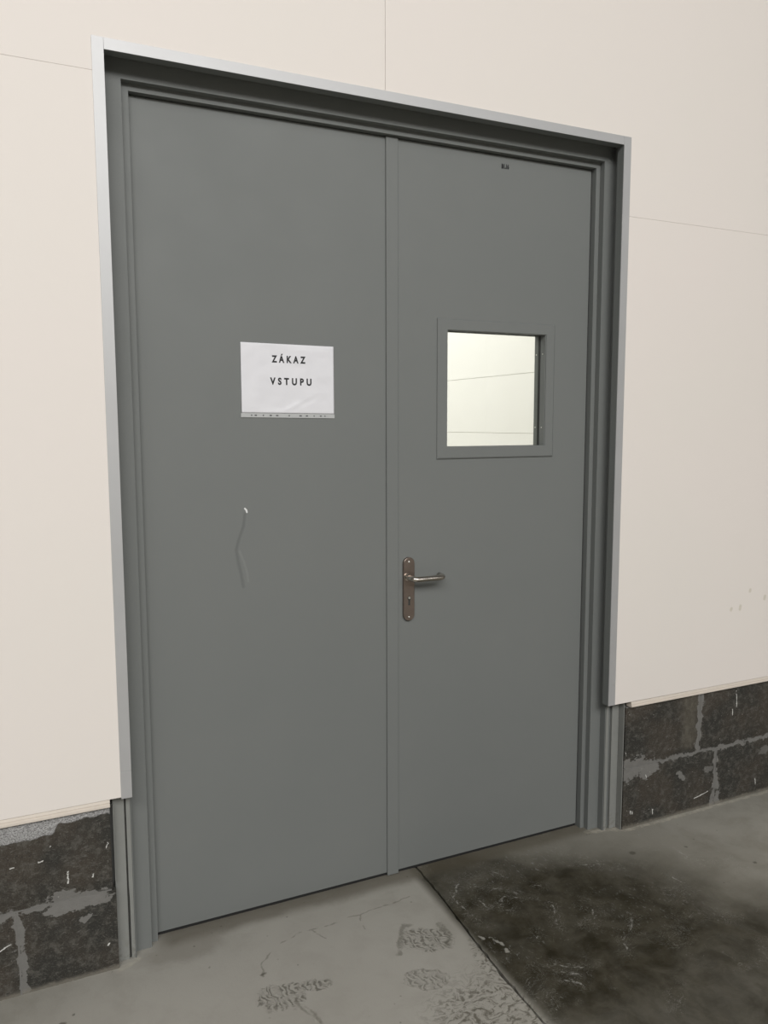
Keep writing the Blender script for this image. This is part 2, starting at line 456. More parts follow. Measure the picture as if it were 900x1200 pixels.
    du = g.mx(du, g.mul(g.ss(g.stroke(w3, P(-0.03, -.112), P(0.03, -.085)), 0.014, 0.004), 0.8))
    c = g.mix(g.mul(du, g.ss(g.noise(v, 38, 4, 0.7), 0.35, 0.65, 0.10, 0.72)), c, (0.46, 0.43, 0.36))
    rgh = g.sub(g.ss(g.noise(w1, 6, 4), 0.3, 0.7, 0.50, 0.66), g.mul(dk, 0.10))
    h = g.add(g.mul(fine, 0.35), g.add(g.mul(mid, 0.5), g.mul(g.mul(mk, rid), 1.0)))
    h = g.add(h, g.mul(g.mul(cru, f1), 1.6))
    return g.pbr(c, rgh, normal=g.bump(h, 0.0035, 0.45), spec=g.sub(0.20, g.mul(dk, 0.18)))


def mat_steel(name, col, rough):
    g = G(name)
    st = g.noise(g.v_('MULTIPLY', g.pos, (900, 900, 60)), 1.0, 2)
    n = g.noise(g.pos, 60, 3)
    c = g.mix(n, tuple(x * 0.88 for x in col), tuple(x * 1.1 for x in col))
    return g.pbr(c, g.add(rough, g.mul(st, 0.08)), metal=1.0)


def mat_glass():
    g = G('window_glass')
    tr = g.t.nodes.new('ShaderNodeBsdfTransparent')
    tr.inputs[0].default_value = (0.94, 0.96, 0.94, 1)
    gl = g.t.nodes.new('ShaderNodeBsdfGlossy')
    gl.inputs['Roughness'].default_value = 0.03
    fr = g.t.nodes.new('ShaderNodeFresnel')
    fr.inputs[0].default_value = 1.45
    mx = g.t.nodes.new('ShaderNodeMixShader')
    g.t.links.new(fr.outputs[0], mx.inputs[0])
    g.t.links.new(tr.outputs[0], mx.inputs[1])
    g.t.links.new(gl.outputs[0], mx.inputs[2])
    g.t.links.new(mx.outputs[0], g.out.inputs[0])
    return g.m


def mat_paper():
    g = G('sleeved_paper')
    n = g.noise(g.pos, 12, 3)
    return g.pbr(g.mix(n, (0.70, 0.70, 0.735), (0.76, 0.76, 0.79)), 0.38, spec=0.5)


def mat_emit(name, col, s_):
    g = G(name)
    e = g.t.nodes.new('ShaderNodeEmission')
    e.inputs[0].default_value = (*col, 1)
    e.inputs[1].default_value = s_
    g.t.links.new(e.outputs[0], g.out.inputs[0])
    return g.m


WALL = mat_wall(); LIP = mat_lip(); PAINT = mat_paint('grey_door_paint'); LEAF = mat_paint('grey_leaf_paint', True)
CASING = mat_casing(); FLANGE = mat_flange(); BLOCK = mat_block(); MORTAR = mat_mortar(); FLOOR = mat_floor()
PLATE = mat_steel('brown_reflection_steel', (0.30, 0.245, 0.215), 0.34); LEVER = mat_steel('brushed_steel', (0.60, 0.56, 0.51), 0.15)  # plate: brown of the reflected surroundings put into the base colour
SCREW = mat_steel('bright_screw', (0.85, 0.84, 0.80), 0.25)
GLASS = mat_glass(); PAPER = mat_paper()
BLACK = mat_simple('black_ink', (0.012, 0.012, 0.014), 0.6)
GASKET_GAP = mat_simple('black_gasket_gap', (0.010, 0.010, 0.010), 0.7)  # also blackens the gaps around the leaves
STRIP = mat_simple('clear_strip', (0.46, 0.47, 0.47), 0.3, var=0.05)
HOLE = mat_simple('punched_hole', (0.07, 0.07, 0.075), 0.6)
DARKM = mat_simple('dark_metal', (0.06, 0.062, 0.06), 0.45, 0.4)
FILL = mat_simple('slit_filler', (0.055, 0.055, 0.05), 0.8, var=0.4, scale=80)
FAR = mat_simple('far_wall_cream', (0.79, 0.775, 0.75), 0.7, var=0.02, scale=2)
FARJ = mat_simple('far_joint', (0.40, 0.38, 0.33), 0.8)
HALL = mat_simple('hall_wall', (0.26, 0.255, 0.24), 0.8, var=0.04, scale=1)
STEELDECK = mat_simple('roof_deck', (0.22, 0.22, 0.22), 0.6, var=0.05, scale=3)
WINF = mat_simple('white_window_bar', (0.6, 0.6, 0.6), 0.5)


# ------------------------------------------------------------------ object helpers
def tag(o, label=None, cat=None, kind=None, group=None):
    for k, v in (('label', label), ('category', cat), ('kind', kind), ('group', group)):
        if v:
            o[k] = v
    return o


def empty(name, loc, **kw):
    o = bpy.data.objects.new(name, None)
    COL.objects.link(o)
    o.location = loc
    o.empty_display_size = 0.1
    return tag(o, **kw)


def obj(name, bm, mat, parent=None, smooth=False):
    bmesh.ops.recalc_face_normals(bm, faces=bm.faces[:])
    me = bpy.data.meshes.new(name)
    bm.to_mesh(me)
    bm.free()
    me.materials.append(mat)
    o = bpy.data.objects.new(name, me)
    COL.objects.link(o)
    # origin at the middle of the piece
    vs = [v.co for v in me.vertices]
    c = (Vector((min(v.x for v in vs), min(v.y for v in vs), min(v.z for v in vs))) + Vector((max(v.x for v in vs), max(v.y for v in vs), max(v.z for v in vs)))) / 2
    me.transform(Matrix.Translation(-c))
    off = Vector((0, 0, 0))
    q = parent
    while q is not None:
        off += q.location
        q = q.parent
    o.location = c - off
    if parent is not None:
        o.parent = parent
    if smooth:
        for p in me.polygons:
            p.use_smooth = True
    return o


def box(bm, x0, x1, y0, y1, z0, z1, bev=0.0, seg=1):
    r = bmesh.ops.create_cube(bm, size=1)
    vs = r['verts']
    for v in vs:
        v.co = Vector((x0 + (v.co.x + .5) * (x1 - x0), y0 + (v.co.y + .5) * (y1 - y0), z0 + (v.co.z + .5) * (z1 - z0)))
    if bev:
        es = list({e for v in vs for e in v.link_edges})
        bmesh.ops.bevel(bm, geom=es, offset=bev, segments=seg, affect='EDGES', profile=0.5)
    return bm


def nbox(*a, **k):
    return box(bmesh.new(), *a, **k)


def prism(poly, axis, a, b, bev=0.0):
    """poly: list of 2-D points; axis 'z': poly=(x,y); axis 'x': poly=(y,z); axis 'y': poly=(x,z)"""
    bm = bmesh.new()
    def P3(p, t):
        return {'z': (p[0], p[1], t), 'x': (t, p[0], p[1]), 'y': (p[0], t, p[1])}[axis]
    lo = [bm.verts.new(P3(p, a)) for p in poly]
    hi = [bm.verts.new(P3(p, b)) for p in poly]
    n = len(poly)
    bm.faces.new(lo)
    bm.faces.new(hi[::-1])
    for i in range(n):
        bm.faces.new((lo[i], lo[(i + 1) % n], hi[(i + 1) % n], hi[i]))
    bmesh.ops.recalc_face_normals(bm, faces=bm.faces[:])
    if bev:
        bmesh.ops.bevel(bm, geom=bm.edges[:], offset=bev, segments=2, affect='EDGES', profile=0.5)
    return bm


def disc(bm, c, r, d, axis='y', seg=16):
    """short cylinder from c along axis by d"""
    R = {'y': Matrix.Rotation(pi / 2, 4, 'X'), 'x': Matrix.Rotation(pi / 2, 4, 'Y'), 'z': Matrix.Identity(4)}[axis]
    mid = Vector(c) + {'y': Vector((0, d / 2, 0)), 'x': Vector((d / 2, 0, 0)), 'z': Vector((0, 0, d / 2))}[axis]
    bmesh.ops.create_cone(bm, cap_ends=True, segments=seg, radius1=r, radius2=r, depth=abs(d), matrix=Matrix.Translation(mid) @ R)
    return bm


# key measurements (metres): x right along the wall, y into the wall, z up
XC0, XC1, ZC, ZCB, YC = 0.0, 1.7829, 2.5661, 0.5188, -0.120      # light casing
XI0, XI1, ZI = 0.0297, 1.7516, 2.5374
YB, XB0, XB1, ZB = -0.0446, 0.0799, 1.731, 2.5006                 # main frame face
YA, XA0, XA1, ZA = -0.0212, 0.1015, 1.7132, 2.4814                # rebate face

# ------------------------------------------------------------------ floor
fl = empty('floor', (0, 0, 0), label='worn grey concrete floor with dark stains and a straight joint', cat='floor', kind='structure')
jp = [(1.008, 9.0), (1.008, 0.06), (1.004, -0.05), (0.999, -0.186), (0.988, -0.32), (0.976, -0.461), (0.968, -0.62), (0.965, -0.802), (0.962, -1.2), (0.955, -12.2)]


def joint_line(off, seed):
    rnd = random.Random(seed)
    pts = []
    for (xa, ya), (xb, yb) in zip(jp, jp[1:]):
        n = max(1, int((ya - yb) / 0.02)) if ya <= 0.1 and yb > -1.5 else 1
        for i in range(n):
            t = i / n
            j = rnd.uniform(-0.0008, 0.0008) if n > 1 else 0
            if rnd.random() < 0.16 and n > 1:
                j += math.copysign(rnd.uniform(0.001, 0.004), off)
            pts.append((xa + (xb - xa) * t + off + j, ya + (yb - ya) * t))
    pts.append((jp[-1][0] + off, jp[-1][1]))
    return pts


L = joint_line(-0.0030, 3)
Rr = joint_line(0.0030, 5)
obj('concrete_slab', prism([(-11, -12.2), (-11, 9.0)] + L, 'z', -0.15, 0.0), FLOOR, fl)
obj('concrete_slab', prism([(9, 9.0), (9, -12.2)] + Rr[::-1], 'z', -0.15, 0.0), FLOOR, fl)
obj('joint_bed', nbox(0.93, 1.03, -12.2, 9.0, -0.15, -0.035), GASKET_GAP, fl)

# ------------------------------------------------------------------ wall with the doors
wf = empty('wall_front', (0, 0, 0), label='cream panel wall on a dark painted concrete block plinth', cat='wall', kind='structure')
YP = -0.117
g2 = 0.0002
g3 = 0.0005
ZT = 7.2
xs = 0.834
xl, xr = 0.0265, 1.782        # edges of the opening behind the casing
zo = 2.557
zl, zr = 2.482, 2.300        # horizontal panel joints, left and right
obj('wall_panel', prism([(-11, zl + g2), (xl, zl + g2), (xl, zo), (xs - g3, zo), (xs - g3, 5.2), (-11, 5.2)], 'y', YP, 0.0, 0.0006), WALL, wf)
obj('wall_panel', prism([(xs + g3, zo), (xr, zo), (xr, zr + g2), (9, zr + g2), (9, 5.2), (xs + g3, 5.2)], 'y', YP, 0.0, 0.0006), WALL, wf)
zbl, zbr = 0.5225, 0.515
obj('wall_panel', prism([(-11, zbl), (xl, zbl), (xl, zl - g2), (-11, zl - g2)], 'y', YP, 0.0, 0.0006), WALL, wf)
obj('wall_panel', prism([(xr, zbr + .003), (9, zbr - .01), (9, zr - g2), (xr, zr - g2)], 'y', YP, 0.0, 0.0006), WALL, wf)
obj('wall_panel', nbox(-11, 9, YP, 0.0, 5.2 + g2, ZT), WALL, wf)
# backing of the joints and the rear skin
obj('rear_panel', prism([(-11, 0.5), (xl, 0.5), (xl, zo), (xr, zo), (xr, 0.5), (9, 0.5), (9, ZT), (-11, ZT)], 'y', 0.0, 0.09), WALL, wf)
# cream drip lip under the panels


def lip(xa, xb, ztop, zbot, name):
    poly = [(YP + 0.004, ztop), (YP + 0.001, ztop - 0.010), (YP + 0.004, ztop - 0.012), (YP - 0.001, ztop - 0.016), (YP - 0.001, zbot + 0.002), (YP + 0.002, zbot), (YP + 0.03, zbot), (YP + 0.03, ztop)]
    return obj(name, prism(poly, 'x', xa, xb), LIP, wf)


lip(-11, -0.031, zbl, 0.4985, 'drip_lip')
lip(1.868, 9, zbr, 0.4935, 'drip_lip')
# concrete blocks
YK = -0.104


def block(x0, x1, z0, z1):
    bm = bmesh.new()
    nx, nz = max(2, int((x1 - x0) / 0.04)), 7
    rows = []
    for j in range(nz + 1):
        row = []
        for i in range(nx + 1):
            x = x0 + (x1 - x0) * i / nx
            z = z0 + (z1 - z0) * j / nz
            e = 1 if (i in (0, nx) or j in (0, nz)) else 0
            y = YK + (0.0025 if e else 0) + 0.0012 * noise.noise(Vector((x * 14, 3, z * 14)))
            row.append(bm.verts.new((x, y, z)))
        rows.append(row)
    for j in range(nz):
        for i in range(nx):
            bm.faces.new((rows[j][i], rows[j][i + 1], rows[j + 1][i + 1], rows[j + 1][i]))
    # sides running back into the wall
    loop = [rows[0][i] for i in range(nx + 1)] + [rows[j][nx] for j in range(1, nz + 1)] + [rows[nz][i] for i in range(nx - 1, -1, -1)] + [rows[j][0] for j in range(nz - 1, 0, -1)]
    back = [bm.verts.new((v.co.x, 0.085, v.co.z)) for v in loop]
    n = len(loop)
    for i in range(n):
        bm.faces.new((loop[i], loop[(i + 1) % n], back[(i + 1) % n], back[i]))
    bm.faces.new(back)
    return obj('concrete_block', bm, BLOCK, wf)


jt = 0.005
for zz0, zz1, xr0, first in ((0.0, 0.243, -0.022, 0.258), (0.248, 0.4965, -0.031, 0.569)):
    x1 = xr0
    wdt = first
    while x1 > -2.8:
        x0 = x1 - wdt
        block(x0, x1, zz0, zz1)
        x1 = x0 - jt
        wdt = 0.51
for zz0, zz1, first in ((0.0, 0.243, 0.485), (0.248, 0.488, 0.385)):
    x0 = 1.853
    wdt = first
    while x0 < 5.0:
        block(x0, x0 + wdt, zz0, zz1)
        x0 += wdt + jt
        wdt = 0.545
mb = nbox(-11, -0.034, YK + 0.0035, 0.08, 0.0, 0.495)
obj('mortar_bed', mb, MORTAR, wf)
obj('mortar_bed', nbox(1.857, 9, YK + 0.0035, 0.08, 0.0, 0.49), MORTAR, wf)

# ------------------------------------------------------------------ light metal casing (trim_1)
t1 = empty('trim_1', (0, 0, 0), label='light silver metal casing around the upper part of the double door', cat='trim', kind='structure')


def casing_side(xo, xi, z0, z1, cut_top):
    # L-shaped sheet: face + return into the opening
    t = 0.0015 if xi > xo else -0.0015
    poly = [(xo, YC + .003), (xo, YC), (xi, YC), (xi, YC + .003)]
    return obj('casing_strip', prism(poly, 'z', z0, z1), CASING, t1)


zc_cut = 0.598
for xo, xi in ((XC0, XI0), (XC1, XI1)):
    casing_side(xo, xi, ZCB, zc_cut - 0.0010, 0)
    casing_side(xo, xi, zc_cut + 0.0010, ZC, 0)
    # small sealing block of the overlap at the cut
    a, b = sorted((xo, xi))
    obj('overlap_tab', nbox(a + .001, b - .001, YC + .0014, YC + .0028, zc_cut - .006, zc_cut + .006), CASING, t1)
poly = [(YC + .003, ZC), (YC, ZC), (YC, ZI), (YC + .003, ZI)]
obj('casing_strip', prism(poly, 'x', XI0 + 0.0006, XI1 - 0.0006), CASING, t1)
# grey lining folded back behind the casing strips; its paint imitates dark reflections
for a in ((XI0 - .0016, XI0 - .0002, ZCB, ZI), (XI1 + .0002, XI1 + .0016, ZCB, ZI), (XI0, XI1, ZI + .0002, ZI + .0016)):
    obj('casing_return', nbox(a[0], a[1], YC + .0031, -0.086, a[2], a[3]), PAINT, t1)['label'] = 'dark grey return of the casing'
# sealant bead above the head casing
bm = bmesh.new()
for i in range(39):
    x = 0.02 + i * 0.045
    r = 0.0016 + 0.0010 * random.random()
    box(bm, x, x + 0.046, YP - 0.0012, YP + 0.001, ZC - 0.001, ZC + r)
obj('sealant_bead', bm, WALL, t1)['kind'] = 'stuff'

# ------------------------------------------------------------------ grey steel frame (trim_2)
t2 = empty('trim_2', (0, 0, 0), label='stepped grey painted steel door frame inside the silver casing', cat='door frame', kind='structure')
b = 0.0008
yb = 0.06
XO0, XO1 = XI0 + 0.0015, 1.7785
ZH = ZB + 0.0520
for xa, xb_, xc, sgn in ((XO0, XB0, XA0, 1), (XO1, XB1, XA1, -1)):
    lo, hi = sorted((xa, xb_))
    obj('jamb', nbox(lo, hi, YB, yb, 0.0, ZB), PAINT, t2)
    lo, hi = sorted((xb_ + sgn * .0002, xc))
    obj('jamb_rebate', nbox(lo, hi, YA, yb, 0.0, ZA), PAINT, t2)
obj('head', nbox(XO0, XO1, YB, yb, ZB, ZH), PAINT, t2)
obj('head_rebate', nbox(XB0 + .0002, XB1 - .0002, YA, yb, ZA, ZB), PAINT, t2)
# reveal lining behind the casing
YF = -0.073
obj('reveal_lining', nbox(XO0 - 0.003, XO0, YF, YB + .02, 0.0, ZB + .05), PAINT, t2)
obj('reveal_lining', nbox(XO1, XO1 + .003, YF, YB + .02, 0.0, ZB + .05), PAINT, t2)
obj('reveal_lining', nbox(XO0, XO1, -0.088, YB + .01, ZB + 0.052, ZB + .0545), PAINT, t2)
obj('reveal_lining', nbox(XO0 - .003, XO0, -0.088, YF, ZCB, ZB + .05), PAINT, t2)
obj('reveal_lining', nbox(XO1 - .001, XO1 + .003, -0.088, YF, ZCB, ZB + .05), PAINT, t2)
# exposed flanges below the casing


def flange(x0, x1, z1, skew=0.0):
    bm = nbox(x0, x1, YF, YF + 0.035, 0.0, z1, bev=0.0007)
    return obj('flange', bm, FLANGE, t2)


def wavy(xa, xb, z1, kink):
    """thin flange whose slit-side edge bends slightly"""
    bm = bmesh.new()
    n = 26
    rings = []
    for i in range(n + 1):
        z = z1 * i / n
        k = kink * (0.5 + 0.5 * math.tanh((0.21 - z) / 0.012)) + 0.0004 * noise.noise(Vector((0, 7, z * 30)))
        x0 = xa + k
        rings.append([bm.verts.new(p) for p in ((x0, YF, z), (xb, YF, z), (xb, YF + .03, z), (x0, YF + .03, z))])
    for a, c in zip(rings, rings[1:]):
        for i in range(4):
            bm.faces.new((a[i], a[(i + 1) % 4], c[(i + 1) % 4], c[i]))
    bm.faces.new(rings[0])
    bm.faces.new(rings[-1])
    return obj('flange', bm, FLANGE, t2)


flange(-0.0205, 0.0115, 0.5175)
wavy(0.0165, 0.0290, 0.5175, 0.0012)
obj('slit_filler', nbox(0.0113, 0.0168, YF + .009, YF + .02, 0.0, 0.5175), FILL, t2)
wavy(1.7835, 1.7955, 0.5175, 0.0008)
flange(1.8130, 1.8455, 0.5135)
obj('slit_filler', nbox(1.795, 1.8135, YF + .012, YF + .022, 0.0, 0.5175), PAINT, t2)
# return angle against the right block, steel post sliver against the left block
obj('return_angle', nbox(1.8462, 1.8490, -0.100, YF + .03, 0.0, 0.508), FLANGE, t2)
obj('steel_packer', nbox(-0.0305, -0.0225, -0.088, -0.05, 0.262, 0.4955, bev=.0006), DARKM, t2)
obj('steel_packer', nbox(-0.0225, -0.0212, -0.098, -0.05, 0.262, 0.4955), FLANGE, t2)

# ------------------------------------------------------------------ door leaves
ZL, ZLT = 0.0125, 2.4785
XAS0, XAS1 = 0.8881, 0.9305
d1 = empty('door_1', (0.10, 0.0, ZL), label='wider blank left leaf of the grey double door with the paper notice', cat='door', kind='structure')
obj('door_panel', nbox(XA0 + 0.0015, 0.8995, 0.0, 0.055, ZL, ZLT, bev=.0008), LEAF, d1)
d2 = empty('door_2', (1.71, 0.0, ZL), label='right leaf of the grey double door with window and lever handle', cat='door', kind='structure')
obj('bottom_gap_shade', nbox(XA0 + 0.002, 0.8993, 0.006, 0.05, 0.0005, ZL), GASKET_GAP, d1)  # black strips added under both leaves to keep the gap dark
obj('bottom_gap_shade', nbox(0.9032, XA1 - 0.004, 0.006, 0.05, 0.0005, ZL), GASKET_GAP, d2)
# right leaf with a rectangular opening
WX0, WX1, WZ0, WZ1 = 1.1120, 1.5190, 1.4940, 1.8890


def holed(x0, x1, z0, z1, hx0, hx1, hz0, hz1, y0, y1, bev=0.0):
    bm = bmesh.new()
    O = [(x0, z0), (x1, z0), (x1, z1), (x0, z1)]
    I = [(hx0, hz0), (hx1, hz0), (hx1, hz1), (hx0, hz1)]
    v = {}
    for k, yy in (('f', y0), ('b', y1)):
        v['o' + k] = [bm.verts.new((p[0], yy, p[1])) for p in O]
        v['i' + k] = [bm.verts.new((p[0], yy, p[1])) for p in I]
    for i in range(4):
        j = (i + 1) % 4
        bm.faces.new((v['of'][i], v['of'][j], v['if'][j], v['if'][i]))
        bm.faces.new((v['ob'][i], v['ib'][i], v['ib'][j], v['ob'][j]))
        bm.faces.new((v['of'][i], v['ob'][i], v['ob'][j], v['of'][j]))
        bm.faces.new((v['if'][i], v['if'][j], v['ib'][j], v['ib'][i]))
    bmesh.ops.recalc_face_normals(bm, faces=bm.faces[:])
    if bev:
        bmesh.ops.bevel(bm, geom=[e for e in bm.edges if e.calc_length() > 0], offset=bev, segments=1, affect='EDGES')
    return bm


obj('door_panel', holed(0.9030, XA1 - 0.0048, ZL, ZLT, WX0, WX1, WZ0, WZ1, 0.0, 0.055, 0.0006), PAINT, d2)
obj('astragal', nbox(XAS0, XAS1, -0.0065, -0.0006, 0.004, ZLT + .001, bev=.0009), PAINT, d2)
obj('edge_gap_shade', nbox(XA1 - 0.0046, XA1 - 0.0002, 0.004, 0.05, 0.0125, ZLT), GASKET_GAP, d2)  # black strip added to darken the gap beside the right jamb
# grey bead frame round the glass: four mitred bars
wfr = None
FX0, FX1, FZ0, FZ1 = 1.0785, 1.5590, 1.4545, 1.9250


def mitre(side):
    bm = bmesh.new()
    o = {'l': ((FX0, FZ0), (FX0, FZ1)), 'r': ((FX1, FZ0), (FX1, FZ1)), 'b': ((FX0, FZ0), (FX1, FZ0)), 't': ((FX0, FZ1), (FX1, FZ1))}[side]
    i = {'l': ((WX0 + .004, WZ0), (WX0 + .004, WZ1)), 'r': ((WX1 + .002, WZ0), (WX1 + .002, WZ1)), 'b': ((WX0 + .004, WZ0), (WX1 + .002, WZ0)), 't': ((WX0 + .004, WZ1), (WX1 + .002, WZ1))}[side]
    i = tuple((a, c) for a, c in i)
    # section: outer edge on the leaf, small outer chamfer, flat face, return into the opening
    rings = []
    for k in (0, 1):
        ox, oz = o[k]
        ix, iz = i[k]
        def L_(t, y): return bm.verts.new((ox + (ix - ox) * t, y, oz + (iz - oz) * t))
        rings.append([L_(0, -0.0002), L_(0.0, -0.0035), L_(0.10, -0.0062), L_(1, -0.0062), L_(1, 0.001), L_(0.5, 0.001)])
    n = len(rings[0])
    for a in range(n):
        bm.faces.new((rings[0][a], rings[0][(a + 1) % n], rings[1][(a + 1) % n], rings[1][a]))
    bm.faces.new(rings[0])
    bm.faces.new(rings[1])
    return obj('window_bead', bm, PAINT, d2)


for s_ in 'lrbt':
    mitre(s_)
# lining of the opening, front and rear of the glass, with the black gasket between
e = 0.0012
obj('opening_lining', holed(WX0 - .0005, WX1 + .0015, WZ0 - .0015, WZ1 + .0005, WX0 + .0015, WX1 - e, WZ0 + e, WZ1 - e, -0.004, 0.024), PAINT, d2)
obj('opening_lining', holed(WX0 - .0005, WX1 + .0015, WZ0 - .0015, WZ1 + .0005, WX0 + .0015, WX1 - e, WZ0 + e, WZ1 - e, 0.037, 0.059), PAINT, d2)
obj('glass_gasket', holed(WX0 - .0005, WX1 + .001, WZ0 - .001, WZ1 + .0005, WX0 + .0022, WX1 - .0018, WZ0 + .0020, WZ1 - .0020, 0.0242, 0.0368), GASKET_GAP, d2)
pane = obj('window_pane', nbox(WX0 + .0012, WX1 - .0005, 0.0285, 0.0325, WZ0 + .0005, WZ1 - .0008), GLASS, d2)
for yy in (0.010, 0.048):
    for zz in (1.822, 1.560):
        bm = disc(bmesh.new(), (WX1 - e - 0.0012, yy, zz), 0.0023, 0.0016, 'x', 12)
        obj('rivet', bm, SCREW, d2)

# handle plate with rounded ends
PX, PZ0, PZ1, PR = 0.9695, 0.9065, 1.1250, 0.0205
pts = []
for i in range(17):
    a = pi * i / 16
    pts.append((PX + PR * cos(a), PZ1 - PR + PR * sin(a)))
for i in range(17):
    a = pi + pi * i / 16
    pts.append((PX + PR * cos(a), PZ0 + PR + PR * sin(a)))
bm = bmesh.new()
rings = []
for off, y in ((0, -0.0004), (0, -0.0085), (0.0005, -0.0102), (0.0014, -0.0108)):
    ring = []
    for (x, z) in pts:
        cz = PZ1 - PR if z > (PZ0 + PZ1) / 2 else PZ0 + PR
        v = Vector((x - PX, z - cz))
        v = v * ((PR - off) / PR)
        ring.append(bm.verts.new((PX + v.x, y, cz + v.y)))
    rings.append(ring)
for a, c in zip(rings, rings[1:]):
    n = len(a)
    for i in range(n):
        bm.faces.new((a[i], a[(i + 1) % n], c[(i + 1) % n], c[i]))
bm.faces.new(rings[0])
bm.faces.new(rings[-1])
pl = obj('handle_plate', bm, PLATE, d2)
pl['label'] = 'brushed steel plate with rounded ends, a brown reflection put into its colour'
for zz in (1.1095, 0.9190):
    bm = bmesh.new()
    bmesh.ops.create_uvsphere(bm, u_segments=14, v_segments=8, radius=0.0036, matrix=Matrix.Translation((PX, -0.0108, zz)) @ Matrix.Diagonal((1, 0.45, 1, 1)))
    obj('screw', bm, SCREW, pl, True)
# keyhole: round plus slot shaped cylinder lock
bm = disc(bmesh.new(), (PX, -0.0113, 0.9850), 0.0066, 0.004, 'y', 20)
box(bm, PX - 0.0038, PX + 0.0038, -0.0113, -0.0075, 0.9600, 0.9830, bev=0.0008)
kh = obj('lock_cylinder', bm, DARKM, pl)
bm = disc(bmesh.new(), (PX, -0.0130, 0.9860), 0.0042, 0.002, 'y', 16)
obj('key_core', bm, SCREW, pl)
# lever
cv = bpy.data.curves.new('lever_path', 'CURVE')
cv.dimensions = '3D'
sp = cv.splines.new('POLY')
path = []
x0, x1, yo, zc = PX - 0.008, 1.0805, -0.0560, 1.0590
rr = 0.017
path.append((x0, -0.009, zc))
path.append((x0, yo + rr, zc))
for i in range(1, 9):
    a = pi / 2 * i / 8
    path.append((x0 + rr - rr * cos(a), yo + rr - rr * sin(a), zc - 0.0035 * (i / 8)))
for t in (0.25, .5, .75):
    path.append((x0 + rr + (x1 - x0 - 2 * rr) * t, yo, zc - 0.0035))
for i in range(0, 9):
    a = pi / 2 * i / 8
    path.append((x1 - rr + rr * sin(a), yo + rr - rr * cos(a), zc - 0.0035 + 0.001 * i / 8))
path.append((x1, -0.018, zc - .002))
sp.points.add(len(path) - 1)
for p_, q in zip(sp.points, path):
    p_.co = (*q, 1)
cv.bevel_depth = 0.0096
cv.bevel_resolution = 6
cv.use_fill_caps = True
co = bpy.data.objects.new('lever_tmp', cv)
COL.objects.link(co)
bpy.context.view_layer.update()
me = bpy.data.meshes.new_from_object(co.evaluated_get(bpy.context.evaluated_depsgraph_get()))
bm = bmesh.new()
bm.from_mesh(me)
bpy.data.objects.remove(co)
bmesh.ops.remove_doubles(bm, verts=bm.verts[:], dist=1e-5)
lv = obj('lever_handle', bm, LEVER, d2, True)
lv['label'] = 'round steel lever bent back toward the door'
bm = disc(bmesh.new(), (x0, -0.0150, zc), 0.0120, 0.0050, 'y', 24)
obj('collar', bm, LEVER, lv)


# ------------------------------------------------------------------ lettering helper
def text_mesh(body, size, width, height, bold=0.0, spacing=1.0):
    """flat letters in the xz plane, scaled to width x height, left-bottom at the origin"""
    tc = bpy.data.curves.new('t', 'FONT')
    tc.body = body
    tc.size = size
    tc.offset = bold
    tc.space_character = spacing
    tc.resolution_u = 4
    to = bpy.data.objects.new('t', tc)
    COL.objects.link(to)
    bpy.context.view_layer.update()
    me = bpy.data.meshes.new_from_object(to.evaluated_get(bpy.context.evaluated_depsgraph_get()))
    bpy.data.objects.remove(to)
    xs_ = [v.co.x for v in me.vertices]
    x0_, x1_ = min(xs_), max(xs_)
    sx = width / (x1_ - x0_)
    for v in me.vertices:
        v.co = Vector(((v.co.x - x0_) * sx, 0, v.co.y * height))
    return me


# stencilled number at the top of the right leaf
me = text_mesh('B1.16', 1.0, 0.030, 0.0140 / 0.73, 0.075)
bm = bmesh.new(); bm.from_mesh(me)
for v in bm.verts:
    v.co += Vector((1.3255, -0.0008, 2.4385))
nm = obj('number_marking', bm, BLACK, d2)
nm['label'] = 'small black stencilled number'

# ------------------------------------------------------------------ paper notice in a plastic sleeve
SX0, SX1, SZ0, SZ1 = 0.4045, 0.7045, 1.6075, 1.8185
tilt = -0.011
sg = empty('paper_sign', (0.555, -0.0012, 1.60), label='white paper notice reading ZÁKAZ VSTUPU in a plastic sleeve on the left door leaf', cat='sign')


def sheet_y(x, z):
    u = (x - SX0) / (SX1 - SX0)
    v = (z - SZ0) / (SZ1 - SZ0)
    y = 0.0016 * noise.noise(Vector((u * 3, v * 3, 1.7))) + 0.0009 * noise.noise(Vector((u * 8, v * 8, 5)))
    d = (u - 0.62) - (v - 0.16) * 1.25          # diagonal crease low on the right
    if v < 0.36:
        y -= 0.0017 * math.exp(-(d / 0.045) ** 2) * max(0, 1 - v / 0.36)
        y -= 0.0010 * math.exp(-((d - .14) / 0.05) ** 2) * max(0, 1 - v / 0.36)
    ed = min(u, 1 - u, v, 1 - v)
    return -0.0035 + y * min(1, ed * 12)


def tilt_(v):
    c = Vector((0.555, 0, 1.71))
    dx, dz = v.x - c.x, v.z - c.z
    return Vector((c.x + dx, v.y, c.z + dz + tilt * dx))


